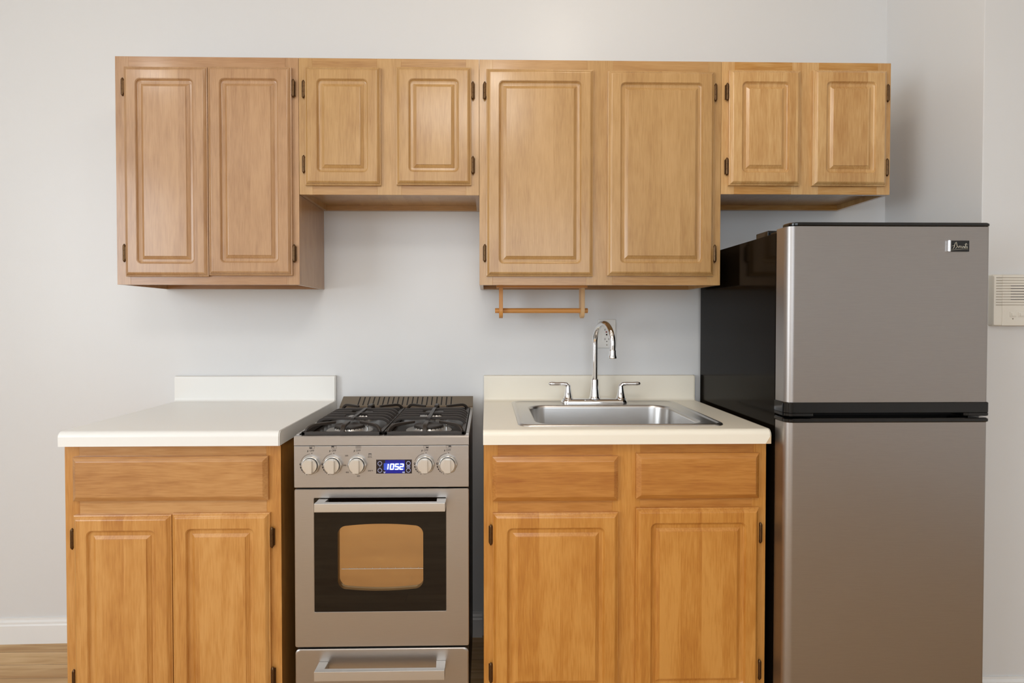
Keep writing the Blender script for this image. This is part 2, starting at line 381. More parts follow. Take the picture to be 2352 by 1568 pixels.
def base_cabinet(x0, x1, label, drawers, doors, hz, mats, mid=None):
    z1 = 35.0; yf = -24.0; V, H = mats
    root = thing('base_cabinet', label, 'cabinet', ((x0+x1)/2, -12, 0))
    bm = B(); T = .6
    for a, b_ in ((x0, x0+T), (x1-T, x1)):
        prism(bm, [(-.7, 0), (-.7, z1), (yf+.75, z1), (yf+.75, 4.2), (yf+3.2, 4.2), (yf+3.2, 0)], 'x', a, b_, 0)
    box(bm, x0+T, x1-T, yf+.75, -.7, 4.2, 4.8, 0, 0); box(bm, x0+T, x1-T, -1.0, -.7, 4.8, z1, 0, 0)
    box(bm, x0+T, x1-T, yf+3.2, yf+3.8, 0, 4.2, 0, 1)
    obj('cabinet_box', bm, [V, H], root)
    st = [(x0, x0+1.6), (x1-1.6, x1)]
    rails = []
    if mid: st.append(mid); st.sort()
    for a, b_ in zip(st, st[1:]):
        rails += [(a[1], b_[0], 4.2, 6.2), (a[1], b_[0], 26.4, 28.9), (a[1], b_[0], 33.2, z1)]
    obj('face_frame', frame_mesh(x0, x1, 4.2, z1, yf, st, rails), [V, H], root)
    for a, b_, c, d in drawers:
        obj('drawer_front', drawer_mesh(a, b_, c, d, yf-.01), H, root, org=((a+b_)/2, yf, c))
    for a, b_, c, d, s in doors: add_door(root, a, b_, c, d, yf, s, hz, mats)
    return root
base_cabinet(-47.15, -23.15, 'honey wooden base cabinet left of the stove with one wide drawer front',
             [(-46.0, -24.45, 28.75, 33.7)], [(-46.0, -35.2, 5.4, 27.15, -1), (-35.1, -24.3, 5.4, 27.3, 1)], (24.5, 8.6), (H1_V, H1_H))
bc2 = base_cabinet(-.28, 32.1, 'wide honey wooden base cabinet under the sink with two drawer fronts',
             [(.7, 14.95, 28.45, 33.5), (17.03, 31.1, 28.65, 33.8)], [(.75, 15.0, 5.4, 27.1, -1), (17.03, 31.15, 5.5, 27.55, 1)], (24.6, 8.8), MH, mid=(14.4, 17.6))
# ------------------------------------------------------------------ countertops
def ct_profile(front=True, back=True, y_front_cut=None, y_back_cut=None):
    zt, zb = 36.65, 35.02
    fr = [(-25.25, zb), (-25.25, 36.0)]
    for k in range(1, 7):
        a = math.pi/2*k/6; fr.append((-25.25+.65*(1-math.cos(a)), 36.0+.65*math.sin(a)))
    bk = [(-1.35, zt)]
    for k in range(1, 6):
        a = math.pi/2*k/5; bk.append((-1.35+.45*math.sin(a), zt+.45*(1-math.cos(a))))
    bk += [(-.9, 40.15), (-.8, 40.38), (-.6, 40.48), (-.1, 40.48), (-.1, zb)]
    if front and back: return fr+bk
    if front: return fr+[(y_front_cut, zt), (y_front_cut, zb)]
    return [(y_back_cut, zb), (y_back_cut, zt)]+bk
root = thing('countertop', 'white laminate countertop with backsplash on the cabinet left of the stove', 'countertop', (-35, -12, 35.0))
bm = B(); prism(bm, ct_profile(), 'x', -47.0, -22.98); obj('laminate_slab', bm, M_LAM1, root)
def grown(p, g):
    cy = sum(a for a, b_ in p)/len(p)
    return [(y-g if y < -20 else (y-g if abs(y+.9) < .25 and z > 37 else y), z+g if z > 36.3 else z) for y, z in p]
bm = B(); prism(bm, grown(ct_profile(), .012), 'x', -22.98, -22.93, 0); prism(bm, ct_profile(), 'x', -22.93, -22.86, 1)
e = obj('end_cap', bm, [M_SEAM, M_LAM1], root)
root = thing('countertop', 'cream laminate countertop with backsplash around the sink', 'countertop', (15.9, -12, 35.0))
SX0, SX1, SYF, SYB = 3.75, 27.95, -23.1, -2.4
bm = B(); P = ct_profile()
HX0, HX1, HYF, HYB = SX0+.9, SX1-.9, SYF+.7, SYB-.7
prism(bm, P, 'x', -.34, HX0); prism(bm, P, 'x', HX1, 31.95)
prism(bm, ct_profile(True, False, y_front_cut=HYF), 'x', HX0, HX1)
prism(bm, ct_profile(False, True, y_back_cut=HYB), 'x', HX0, HX1)
obj('laminate_slab', bm, M_LAM2, root)
bm = B(); prism(bm, grown(P, .012), 'x', 31.95, 31.99, 0); prism(bm, P, 'x', 31.99, 32.05, 1)
obj('end_cap', bm, [M_SEAM, M_LAM2], root)
bm = B(); prism(bm, [(31.45, 35.03), (32.06, 35.03), (32.06, 36.0)], 'y', -25.27, -25.2)
e = obj('edge_chip', bm, M_CHIP, root); e['label'] = 'bare tan patch where the front corner edging is missing'

# ------------------------------------------------------------------ sink
root = thing('kitchen_sink', 'single-bowl stainless steel drop-in sink set in the cream countertop', 'sink', (15.8, -13, 36.65))
def ring(x0, x1, y0, y1, r, z, n=10): return [(u, v, z) for u, v in rrect(x0, x1, y0, y1, r, n)]
bm = B()
def rr(i, r, z): return ring(SX0+i, SX1-i, SYF+i, SYB-i, r, z)
bx0, bx1, by0, by1 = 5.9, 25.75, -22.0, -6.6
def rb(i, r, z): return ring(bx0+i, bx1-i, by0+i, by1-i, r, z)
R_ = [rr(0, 1.5, 36.66), rr(.03, 1.5, 36.78), rr(.16, 1.4, 36.86), rr(.36, 1.3, 36.88), rr(.52, 1.2, 36.84), rr(.62, 1.1, 36.76), rr(.8, 1.0, 36.75),
      rb(-.25, 2.7, 36.75), rb(-.08, 2.6, 36.73), rb(.08, 2.5, 36.6), rb(.16, 2.4, 36.3), rb(.5, 2.4, 31.6), rb(.8, 2.3, 30.7), rb(1.5, 2.0, 30.25), rb(3.0, 1.5, 30.1)]
loft(bm, R_, cap_first=False)
obj('basin', bm, M_SINK, root, sharp=50)
bm = B(); lathe(bm, [(1.7, 30.12), (1.7, 30.2), (1.45, 30.24), (1.3, 30.16), (1.25, 30.05), (.2, 30.04)], (15.8, -13.5, 0)); obj('drain', bm, M_CHROME, root)
# ------------------------------------------------------------------ faucet
root = thing('faucet', 'chrome gooseneck faucet with two lever handles on the sink deck', 'faucet', (16, -4.2, 36.75))
FY = -4.3; bm = B()
pr = [(0, 36.77), (-.1, 37.05), (.06, 37.35), (.4, 37.5)]
loft(bm, [ring(11.0-(-i if i > 0 else i), 20.8-i, FY-1.0+i, FY+1.0-i, .98-i if i >= 0 else 1.0, z, 8) for i, z in [(0, 36.77), (.0, 37.0), (.1, 37.22), (.35, 37.38), (.6, 37.42)]])
obj('deck_plate', bm, M_CHROME, root, sharp=60)
bm = B()
FX = 16.0
lathe(bm, [(.86, 37.38), (.90, 37.5), (.80, 37.62), (.74, 37.8), (.60, 38.9), (.55, 40.1), (.50, 40.25), (.42, 40.32)], (FX, FY, 0), seg=32)
dirx = Vector((.26, -1, 0)).normalized(); pts = []; R = 2.85; top = 45.6
for z in (40.2, 42, 44, top-.4): pts.append(Vector((FX, FY, z)))
for k in range(0, 25):
    a = math.pi*k/24*1.03; c = Vector((FX, FY, top))+dirx*R
    pts.append(c-dirx*R*math.cos(a)+Vector((0, 0, R*math.sin(a))))
endd = (pts[-1]-pts[-2]).normalized(); pend = pts[-1]
pts.append(pend+endd*.7)
rs = [.41]*len(pts)
tube(bm, pts, rs, 24, caps=True)
e0 = pend+endd*.5
tube(bm, [e0, e0+endd*.12, e0+endd*.3, e0+endd*.75, e0+endd*.95, e0+endd*1.15, e0+endd*1.2], [.42, .48, .47, .50, .58, .60, .55], 24)
obj('spout', bm, M_CHROME, root, sharp=60)
for s, vx in ((-1, 11.95), (1, 19.95)):
    bm = B()
    lathe(bm, [(.78, 37.3), (.82, 37.42), (.70, 37.52), (.62, 37.75), (.46, 38.5), (.38, 39.1), (.36, 39.3), (.2, 39.5)], (vx-s*.1, FY, 0), seg=28)
    p = [Vector((vx-s*.1, FY, 38.9)), Vector((vx-s*.06, FY, 39.25)), Vector((vx+s*.2, FY-.02, 39.52)), Vector((vx+s*.7, FY-.05, 39.58)), Vector((vx+s*1.6, FY-.1, 39.58)), Vector((vx+s*2.3, FY-.15, 39.6)), Vector((vx+s*2.65, FY-.15, 39.6)), Vector((vx+s*2.78, FY-.15, 39.6))]
    tube(bm, p, [.3, .34, .30, .26, .25, .28, .22, .08], 18)
    obj('lever_handle', bm, M_CHROME, root, sharp=60)

# ------------------------------------------------------------------ outlet
root = thing('wall_outlet', 'white electrical outlet plate with test buttons on the wall behind the faucet', 'outlet', (18.6, 0, 44.5))
bm = B(); box(bm, 17.2, 20.0, -.22, -.005, 44.6, 49.05, .12); obj('cover_plate', bm, M_PLATE, root)
bm = B(); box(bm, 17.95, 19.25, -.27, -.2, 45.5, 48.15, .03); obj('receptacle', bm, M_PLATE, root)
for zz in (47.45, 46.0):
    bm = B(); box(bm, 18.25, 18.32, -.29, -.26, zz-.14, zz+.14); box(bm, 18.85, 18.92, -.29, -.26, zz-.14, zz+.14); lathe(bm, [(.08, -.29), (.08, -.26)], (18.58, 0, zz-.35), 'y', 12)
    obj('socket_slots', bm, M_SLOTD, root)
bm = B(); box(bm, 18.4, 18.62, -.30, -.26, 47.0, 47.2); obj('reset_button', bm, M_RED, root)
bm = B(); box(bm, 18.44, 18.66, -.30, -.26, 46.58, 46.8); obj('test_button', bm, M_SLOTD, root)
for zz in (48.5, 45.1):
    bm = B(); lathe(bm, [(.1, -.24), (.09, -.21)], (18.6, 0, zz), 'y', 12)
    obj('screw', bm, M_SLOT, root)

# ------------------------------------------------------------------ paper towel rack
root = thing('paper_towel_holder', 'empty wooden paper towel holder hanging under the cabinet above the sink', 'paper towel holder', (8, -5, T0))
def bracket(x, lab=None):
    bm = B(); P = [(-6.0, T0+.0), (-6.0, 50.2)]
    for k in range(0, 9):
        a = math.pi+math.pi*k/8; P.append((-5+1.0*math.cos(a), 50.2+1.0*math.sin(a)))
    P += [(-4.0, T0+.0)]
    prism(bm, P, 'x', x-.27, x+.27, 0, .04)
    return bm
obj('bracket', bracket(2.15), M_RACKW, root); e = obj('bracket', bracket(13.95), M_RACKL, root)
bm = B(); lathe(bm, [(.33, 1.3), (.36, 1.35), (.36, 14.75), (.33, 14.8)], (0, -5, 50.3), 'x', 20); obj('dowel', bm, M_RACKW, root)
bm = B()
box(bm, 1.5, 14.6, -6.0, -4.0, T0+.0, T0+.7, .03); obj('mounting_board', bm, M_RACKW, root)

# ------------------------------------------------------------------ stove
SL, SR, SF = -21.35, -1.95, -25.0
root = thing('gas_stove', 'freestanding stainless steel gas stove between the two base cabinets', 'stove', ((SL+SR)/2, -13, 0))
bm = B(); box(bm, SL+.1, SR-.1, SF+1.3, -2, 1.5, 35.5, .05)
for x in (SL+1.5, SR-1.5):
    for y in (-22, -4): lathe(bm, [(.6, 0), (.6, .3), (.35, .35), (.35, 1.6)], (x, y, 0), seg=16)
obj('body', bm, M_RANGESIDE, root)
# cooktop: steel rim and dark tray
bm = B()
prism(bm, [(SF, 35.0), (SF, 35.85), (SF+.12, 36.0), (SF+.9, 36.0), (SF+.9, 35.0)], 'x', SL, SR)
box(bm, SL, SL+.35, SF+.9, -2.0, 35.45, 36.1, .04); box(bm, SR-.35, SR, SF+.9, -2.0, 35.45, 36.1, .04)
obj('cooktop_rim', bm, M_STEEL, root)
bm = B(); box(bm, SL+.35, SR-.35, SF+.9, -4.6, 35.5, 35.72); obj('cooktop_tray', bm, M_TRAY, root)
# rear vent
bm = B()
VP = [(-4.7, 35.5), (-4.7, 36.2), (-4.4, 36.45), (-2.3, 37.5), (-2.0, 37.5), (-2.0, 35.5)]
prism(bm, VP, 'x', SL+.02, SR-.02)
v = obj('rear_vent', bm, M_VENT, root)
bm = B()
nrm = Vector((0, -1.05, 2.1)).normalized()
for k in range(20):
    x = -18.75+k*.715
    a = Vector((x, -4.30, 36.50)); c = Vector((x, -2.42, 37.44)); t = bmesh.new()
    hw = .09; q = [a+Vector((-hw, 0, 0)), a+Vector((hw, 0, 0)), c+Vector((hw, 0, 0)), c+Vector((-hw, 0, 0))]
    lo = [t.verts.new(p_-nrm*.05) for p_ in q]; hi = [t.verts.new(p_+nrm*.012) for p_ in q]
    t.faces.new(lo); t.faces.new(hi)
    for i in range(4): t.faces.new([lo[i], lo[(i+1) % 4], hi[(i+1) % 4], hi[i]])
    bmesh.ops.recalc_face_normals(t, faces=t.faces); merge(bm, t)
obj('vent_slots', bm, M_DARK, v)
# burners
for bxx in (-16.4, -6.9):
    for byy, rad in ((-19.6, 1.75), (-9.6, 1.5)):
        bm = B()
        lathe(bm, [(rad+1.0, 35.72), (rad+.9, 35.8), (rad+.1, 35.86), (rad, 36.05), (rad-.1, 36.1), (.3, 36.1)], (bxx, byy, 0), mat=0)
        lathe(bm, [(rad-.05, 36.12), (rad, 36.2), (rad-.05, 36.36), (rad-.4, 36.42), (.1, 36.43)], (bxx, byy, 0), mat=1)
        for k in range(24):
            a = 2*math.pi*k/24; box(bm, bxx+rad*math.cos(a)-.05, bxx+rad*math.cos(a)+.05, byy+rad*math.sin(a)-.05, byy+rad*math.sin(a)+.05, 35.95, 36.12, mat=1)
        lathe(bm, [(.09, 35.8), (.09, 36.25), (.05, 36.3)], (bxx+rad+.35, byy, 0), mat=2, seg=10)
        obj('burner', bm, [M_HANDLE, M_IRON, M_CHROME], root)
# grates
def finger(bm, p0, p1, z0, z1, wd=.30, th=.36, R=.9):
    """bar in the vertical plane from foot p0 (x,y) up and over to p1"""
    p0 = Vector(p0); p1 = Vector(p1); d = (p1-p0); Lg = d.length; d = d/Lg; n = Vector((-d.y, d.x))
    out = [(0, z0)]; inn = [(th, z0)]
    H = z1-z0; R = min(R, H*.95)
    for k in range(0, 7):
        a = math.pi/2*k/6
        out.append((R*1.5*(1-math.cos(a)), z1-R+R*math.sin(a)))
        r2 = max(.05, R-th)
        inn.append((th+(R*1.5-th)*(1-math.cos(a)), z1-R+(R-th)*math.sin(a)))
    out.append((Lg, z1)); inn.append((Lg, z1-th*.8))
    poly = out+inn[::-1]; t = bmesh.new()
    A = [t.verts.new((p0.x+d.x*u-n.x*wd/2, p0.y+d.y*u-n.y*wd/2, z)) for u, z in poly]
    C = [t.verts.new((p0.x+d.x*u+n.x*wd/2, p0.y+d.y*u+n.y*wd/2, z)) for u, z in poly]
    t.faces.new(A); t.faces.new(C); m_ = len(poly)
    for i in range(m_): t.faces.new([A[i], A[(i+1) % m_], C[(i+1) % m_], C[i]])
    bmesh.ops.recalc_face_normals(t, faces=t.faces)
    bmesh.ops.bevel(t, geom=[e for e in t.edges if e.calc_face_angle(0) > 1.0], offset=.05, segments=1, affect='EDGES')
    merge(bm, t)
def grate(x0, x1):
    bm = B(); y0, y1 = SF+1.0, -5.3; zb, zt = 35.8, 37.05; cx = (x0+x1)/2
    f = .42
    box(bm, x0, x1, y0, y0+f, zb, 36.3, .05); box(bm, x0, x1, y1-f, y1, zb, 36.3, .05)
    box(bm, x0, x0+f, y0, y1, zb, 36.3, .05); box(bm, x1-f, x1, y0, y1, zb, 36.3, .05)
    ym = (y0+y1)/2
    ys = [ym-3.6+1.8*k for k in range(5)]
    for i, y in enumerate(ys):
        inner = 1.35 if i % 2 else .1
        finger(bm, (x0+.05, y), (cx-inner, y), zb+.2, zt); finger(bm, (x1-.05, y), (cx+inner, y), zb+.2, zt)
    # centre bars running front to back, broken over each burner
    finger(bm, (cx, y0+.05), (cx, y0+3.1), zb+.2, zt, .5); finger(bm, (cx, y1-.05), (cx, y1-3.1), zb+.2, zt, .5)
    box(bm, cx-.22, cx+.22, ys[0]-.6, ys[-1]+.6, zt-.3, zt+.02, .04)
    for sx, xe in ((1, x0), (-1, x1)):
        for sy, ye in ((1, y0), (-1, y1)):
            finger(bm, (xe+sx*.25, ye+sy*.45), (xe+sx*3.1, ye+sy*3.0), zb+.2, zt, .34)
    return bm
obj('grate', grate(SL+.5, -11.72), M_IRON, root, org=(-16, -14, 36)); obj('grate', grate(-11.58, SR-.45), M_IRON, root, org=(-7, -14, 36))
# control panel
bm = B(); box(bm, SL, SR, SF, SF+1.2, 30.28, 34.94, .05); cp = obj('control_panel', bm, M_STEEL, root)
KX = [-19.45, -17.02, -14.32, -6.80, -4.28]; KZ = 32.85
for x in KX:
    bm = B(); seg = 48; t = bmesh.new(); rings = []
    for r, h, lob in [(1.02, 0, .0), (1.03, .22, .02), (1.0, .38, .045), (.92, .46, .02), (.88, .47, 0)]:
        rings.append([(x+(r+lob*math.cos(8*2*math.pi*k/seg))*math.cos(2*math.pi*k/seg), SF-.0-h, KZ+(r+lob*math.cos(8*2*math.pi*k/seg))*math.sin(2*math.pi*k/seg)) for k in range(seg)])
    t.free(); loft(bm, rings); kn = obj('knob', bm, M_KNOB, root, org=(x, SF, KZ), sharp=60)
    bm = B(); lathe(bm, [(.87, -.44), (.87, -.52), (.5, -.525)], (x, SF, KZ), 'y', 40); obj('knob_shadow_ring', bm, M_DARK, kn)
    bm = B(); lathe(bm, [(.80, -.46), (.83, -.6), (.83, -.72), (.79, -.78), (.2, -.80)], (x, SF, KZ), 'y', 40)
    # flat grip blade
    gp = [(x-.36, KZ-.76), (x+.36, KZ-.76), (x+.36, KZ+.66), (x+.28, KZ+.72), (x-.28, KZ+.72), (x-.36, KZ+.66)]
    prism(bm, gp, 'y', SF-1.12, SF-.72, 0, .05); obj('knob_grip', bm, M_KNOB, kn)
bm = B(); yk = SF-.012
def stroke(pts, w): 
    tube(bm, [(u, yk, v) for u, v in pts], w, 6)
for i, x in enumerate(KX):
    bm = B(); text(bm, 'OFF', x+.08, yk, KZ+1.55, .30); obj('off_lettering', bm, M_INK, cp)
    bm = B()
    lathe(bm, [(.05, -.02), (.05, 0)], (x+.08, SF, KZ+1.26), 'y', 10)
    obj('off_dot', bm, M_INK, cp); bm = B()
    prism(bm, [(x-.46, KZ+1.34), (x-.38, KZ+1.47), (x-.44, KZ+1.47), (x-.34, KZ+1.66), (x-.32, KZ+1.51), (x-.28, KZ+1.51)], 'y', yk-.01, SF-.001)
    obj('spark_symbol', bm, M_INK, cp)
    if i != 2:
        bm = B()
        stroke([(x+1.2*math.cos(math.radians(a)), KZ+1.2*math.sin(math.radians(a))) for a in range(96, 166, 6)], .018)
        for a0, a1, ww in ((176, 184, .05), (190, 200, .06), (205, 214, .05), (218, 226, .04), (230, 236, .03)):
            stroke([(x+1.2*math.cos(math.radians(a)), KZ+1.2*math.sin(math.radians(a))) for a in (a0, (a0+a1)/2, a1)], ww)
        stroke([(x-1.30, KZ+.02), (x-1.19, KZ+.22), (x-1.08, KZ+.04)], .025)
        lathe(bm, [(.045, -.02), (.045, 0)], (x+1.2*math.cos(math.radians(246)), SF, KZ+1.2*math.sin(math.radians(246))), 'y', 10)
        obj('dial_arc', bm, M_INK, cp)
    # burner position pictogram
    bm = B()
    px, pz = x+.09, KZ+1.93
    for a, b_ in (((-.27, -.13), (.27, -.13)), ((-.27, .13), (.27, .13)), ((-.27, -.13), (-.27, .13)), ((.27, -.13), (.27, .13)), ((0, -.13), (0, .13))):
        stroke([(px+a[0], pz+a[1]), (px+b_[0], pz+b_[1])], .010)
    fill = {0: (-.26, 0, -.12, 0), 1: (-.26, 0, 0, .12), 3: (0, .26, -.12, 0), 4: (0, .26, 0, .12)}.get(i)
    if fill: box(bm, px+fill[0], px+fill[1], yk-.005, yk+.01, pz+fill[2], pz+fill[3])
    else:
        stroke([(px-.24, pz), (px+.24, pz)], .01); stroke([(px-.13, pz-.12), (px-.13, pz+.12)], .01); stroke([(px+.13, pz-.12), (px+.13, pz+.12)], .01)
    obj('burner_symbol', bm, M_INK, cp)
for s, dx, dz in (('300', -1.22, .98), ('350', -1.42, -.10), ('400', -1.15, -.88), ('450', .08, -1.30), ('500\u00b0F', 1.42, -.72)):
    bm = B(); text(bm, s, KX[2]+dx, yk, KZ+dz, .24); obj('temperature_number', bm, M_INK, cp)
bm = B(); text(bm, 'BROIL', KX[2]+1.38, yk, KZ+.82, .17); obj('broil_lettering', bm, M_INK, cp); bm = B()
px, pz = KX[2]+1.38, KZ+1.1
for a, b_ in (((-.16, -.13), (-.16, .08)), ((.16, -.13), (.16, .08)), ((-.16, -.13), (.16, -.13)), ((-.16, .08), (.16, .08))): stroke([(px+a[0], pz+a[1]), (px+b_[0], pz+b_[1])], .012)
box(bm, px-.16, px+.16, yk-.005, yk+.01, pz+.03, pz+.12)
obj('broil_symbol', bm, M_INK, cp)
# clock display
dx0, dx1, dz0, dz1 = -12.26, -8.29, 31.82, 33.38; yd = SF-.03
bm = B(); box(bm, dx0, dx1, yd, SF+.05, dz0, dz1, .02); disp = obj('clock_display', bm, M_DISP, root, org=(-10.3, SF, 31.8)); disp['label'] = 'lit blue digital clock display'
bm = B(); box(bm, dx0+1.0, dx1-.78, yd-.01, yd, dz0+.04, dz1-.06); obj('backlight', bm, M_GLOW, disp)
sx0, sx1, sz0, sz1 = dx0+.85, dx1-.83, dz0+.40, dz1-.40
bm = B(); box(bm, sx0, sx1, yd-.02, yd-.01, sz0, sz1); obj('screen', bm, M_SCRN, disp)
bm = B(); SEG = {'0': 'abcdef', '1': 'bc', '2': 'abged', '5': 'afgcd'}
Hh = .29; Ww = .17; sh = .12
def seg7(ch, cx, cz):
    P = {'tl': (-Ww, Hh), 'tr': (Ww, Hh), 'ml': (-Ww, 0), 'mr': (Ww, 0), 'bl': (-Ww, -Hh), 'br': (Ww, -Hh)}
    E_ = {'a': ('tl', 'tr'), 'b': ('tr', 'mr'), 'c': ('mr', 'br'), 'd': ('bl', 'br'), 'e': ('ml', 'bl'), 'f': ('tl', 'ml'), 'g': ('ml', 'mr')}
    for s in SEG[ch]:
        a, b_ = P[E_[s][0]], P[E_[s][1]]
        tube(bm, [(cx+a[0]+a[1]*sh, yd-.03, cz+a[1]), (cx+b_[0]+b_[1]*sh, yd-.03, cz+b_[1])], .058, 8)
for ch, ux in zip('1052', (sx0+.36, sx0+.92, sx0+1.46, sx0+1.98)): seg7(ch, ux-(.0 if ch != '1' else .05), (sz0+sz1)/2)
dg = obj('clock_digits', bm, M_DIG, disp); dg['label'] = 'glowing white digits 1052'
for ux in (dx0+.42, dx1-.38):
    for uz in (dz0+.36, dz1-.42):
        bm = B(); pts = [(ux+.22*math.cos(math.radians(a)), yd-.015, uz+.22*math.sin(math.radians(a))) for a in range(0, 361, 15)]
        tube(bm, pts, .035, 6, caps=False); obj('button_ring', bm, M_RING, disp)
bm = B(); prism(bm, [(dx0+.36, dz0+.80), (dx0+.48, dz0+.80), (dx0+.42, dz0+.70)], 'y', yd-.012, yd); obj('arrow_icon', bm, M_RING, disp)
bm = B()
for dz_ in (.66, .72, .78, .84): box(bm, dx1-.6, dx1-.17, yd-.012, yd, dz0+dz_, dz0+dz_+.03)
obj('timer_icon', bm, M_RING, disp)
bm = B(); prism(bm, [(dx0+.78, dz0+.22), (dx0+1.08, dz0+.22), (dx0+1.02, dz0+.12), (dx0+.98, dz0+.05), (dx0+.86, dz0+.05), (dx0+.84, dz0+.14)], 'y', yd-.022, yd); obj('bell_icon', bm, M_RING, disp)
bm = B(); prism(bm, [(dx1-1.1, dz0+.14), (dx1-1.0, dz0+.22), (dx1-.78, dz0+.22), (dx1-.78, dz0+.06), (dx1-1.0, dz0+.06)], 'y', yd-.022, yd); obj('tag_icon', bm, M_RING, disp)
# oven door
bm = B(); dz0_, dz1_ = 12.35, 30.1
gx0, gx1, gz0, gz1 = -19.17, -4.5, 16.3, 29.1
rings = []
def dr(i, y, r): return [(u, y, v) for u, v in rrect(SL+i, SR-i, dz0_+i, dz1_-i, r, 6)]
def gr(i, y, r): return [(u, y, v) for u, v in rrect(gx0+i, gx1-i, gz0+i, gz1-i, r, 6)]
loft(bm, [dr(0, SF+1.2, .2), dr(0, SF+.06, .2), dr(.05, SF, .2), gr(-.04, SF, .14), gr(0, SF+.05, .1), gr(0, SF+.2, .1)], cap_last=False)
od = obj('oven_door', bm, M_STEEL, root, org=(-11.6, SF, 12.4))
# glass with a bowed window opening
wx0, wx1, wz0, wz1 = -16.58, -7.06, 18.95, 25.85
def bowed(i, y, n=10, bow=.32):
    pts = rrect(wx0+i, wx1-i, wz0+i, wz1-i, .85, n); out = []; cx = (wx0+wx1)/2; hw = (wx1-wx0)/2; cz = (wz0+wz1)/2
    # re-sample so that the long edges curve
    dense = []
    for a, b_ in zip(pts, pts[1:]+pts[:1]):
        m_ = max(1, int((Vector(b_)-Vector(a)).length/.5))
        for k in range(m_): dense.append((a[0]+(b_[0]-a[0])*k/m_, a[1]+(b_[1]-a[1])*k/m_))
    for u, v in dense:
        f = (1-((u-cx)/hw)**2)*bow; out.append((u, y, v+(f if v > cz else -f)*min(1, abs(v-cz)/(.5*(wz1-wz0)))))
    return out
def matchring(y):     # glass outer rectangle sampled by angle to match bowed ring
    ref = bowed(0, y); cx = (wx0+wx1)/2; cz = (wz0+wz1)/2; out = []
    for u, _, v in ref:
        dx, dz = u-cx, v-cz; k = 1e9
        if dx > 1e-6: k = min(k, (gx1-cx)/dx)
        if dx < -1e-6: k = min(k, (gx0-cx)/dx)
        if dz > 1e-6: k = min(k, (gz1-cz)/dz)
        if dz < -1e-6: k = min(k, (gz0-cz)/dz)
        out.append((cx+dx*k, y, cz+dz*k))
    return out
bm = B(); yg = SF+.07
box(bm, gx0+.001, gx1-.001, yg+.02, yg+.1, gz0+.001, wz0-.6); box(bm, gx0+.001, gx1-.001, yg+.02, yg+.1, wz1+.6, gz1-.001)
loft(bm, [matchring(yg), bowed(0, yg), bowed(.0, yg+.02)], cap_first=False, cap_last=False)
gl = obj('door_glass', bm, M_GLASS, od); gl['label'] = 'black glossy glass panel'
bm = B(); loft(bm, [bowed(0, yg+.021), bowed(.02, yg+.46)], cap_first=False, cap_last=False); obj('window_rim', bm, M_RIM, od)
bm = B(); loft(bm, [bowed(-.01, yg+.46), bowed(-.01, yg+.5)]); pn = obj('window_pane', bm, M_PANE, od); pn['label'] = 'small bronzed window pane mirroring the floor'
bm = B(); tube(bm, [(wx0+.3, yg+.40, 20.95), (wx1-.05, yg+.40, 20.95)], .022, 8)
for k in range(10): tube(bm, [(wx0+1.2+k*.86, yg+.40, 20.95), (wx0+1.2+k*.86, yg+.40, 21.06)], .02, 6)
obj('oven_rack', bm, M_HANDLE, od)
def bar_handle(x0, x1, z0, z1, pz0, pz1, yfront, parent):
    bm = B()
    yb = SF-.0
    P = [(x0, yfront), (x1-.0, yfront), (x1+.18, yfront+.62), (x0-.0, yfront+.62)]
    box(bm, x0, x1, yfront, yfront+.62, z0, z1, .05)
    for a, s in ((x0, 1), (x1, -1)):
        q = [(a, yfront+.3), (a+s*.95, yfront+.3), (a+s*1.05, yb), (a, yb)]
        prism(bm, q, 'z', pz0, pz1, 0, .03)
    return obj('handle', bm, M_HANDLE, parent)
bar_handle(-18.6, -4.45, 28.15, 29.1, 28.2, 29.05, SF-2.0, od)
# storage drawer
bm = B()
def sd(i, y, r): return [(u, y, v) for u, v in rrect(SL+i, SR-i-.05, 2.2+i, 12.1-i, r, 6)]
loft(bm, [sd(0, SF+1.2, .5), sd(0, SF+.1, .5), sd(.08, SF+.02, .5), sd(.2, SF, .45)])
dw = obj('storage_drawer', bm, M_STEEL, root, org=(-11.6, SF, 2.2))
bar_handle(-18.7, -4.55, 9.7, 10.75, 9.75, 10.7, SF-2.0, dw)

# ------------------------------------------------------------------ refrigerator
FL, FRR, FB, FD = 32.75, 55.12, -24.6, -27.3
root = thing('refrigerator', 'stainless steel top-freezer refrigerator with glossy black sides beside the sink counter', 'refrigerator', (44, -14, 0))
bm = B(); box(bm, FL, FRR, FB, -1.2, 1.0, 58.75, .08)
for x in (FL+2, FRR-2):
    for y in (-22, -4): lathe(bm, [(.8, 0), (.8, 1.05)], (x, y, 0), seg=16)
obj('cabinet_body', bm, M_BLACKS, root)
def plan(i, x0=FL-.05, x1=FRR-.05, yb=FB-.25, yf=FD, rl=.85, rr_=.35, n=8):
    """door outline in plan, wide radius at the left front corner"""
    P = [(x0+i, yb)]
    for k in range(n+1):
        a = math.pi+math.pi/2*k/n; P.append((x0+i+rl+rl*math.cos(a), yf+i+rl+rl*math.sin(a)))
    for k in range(n+1):
        a = 1.5*math.pi+math.pi/2*k/n; P.append((x1-i-rr_+rr_*math.cos(a), yf+i+rr_+rr_*math.sin(a)))
    P.append((x1-i, yb)); return P
def slab(bm, z0, z1, i=0, mat=0, rnd=0, **k):
    if rnd: loft(bm, [[(u, v, z0) for u, v in plan(i+rnd, **k)], [(u, v, z0+rnd) for u, v in plan(i, **k)], [(u, v, z1-rnd) for u, v in plan(i, **k)], [(u, v, z1) for u, v in plan(i+rnd, **k)]], mat)
    else: loft(bm, [[(u, v, z0) for u, v in plan(i, **k)], [(u, v, z1) for u, v in plan(i, **k)]], mat)
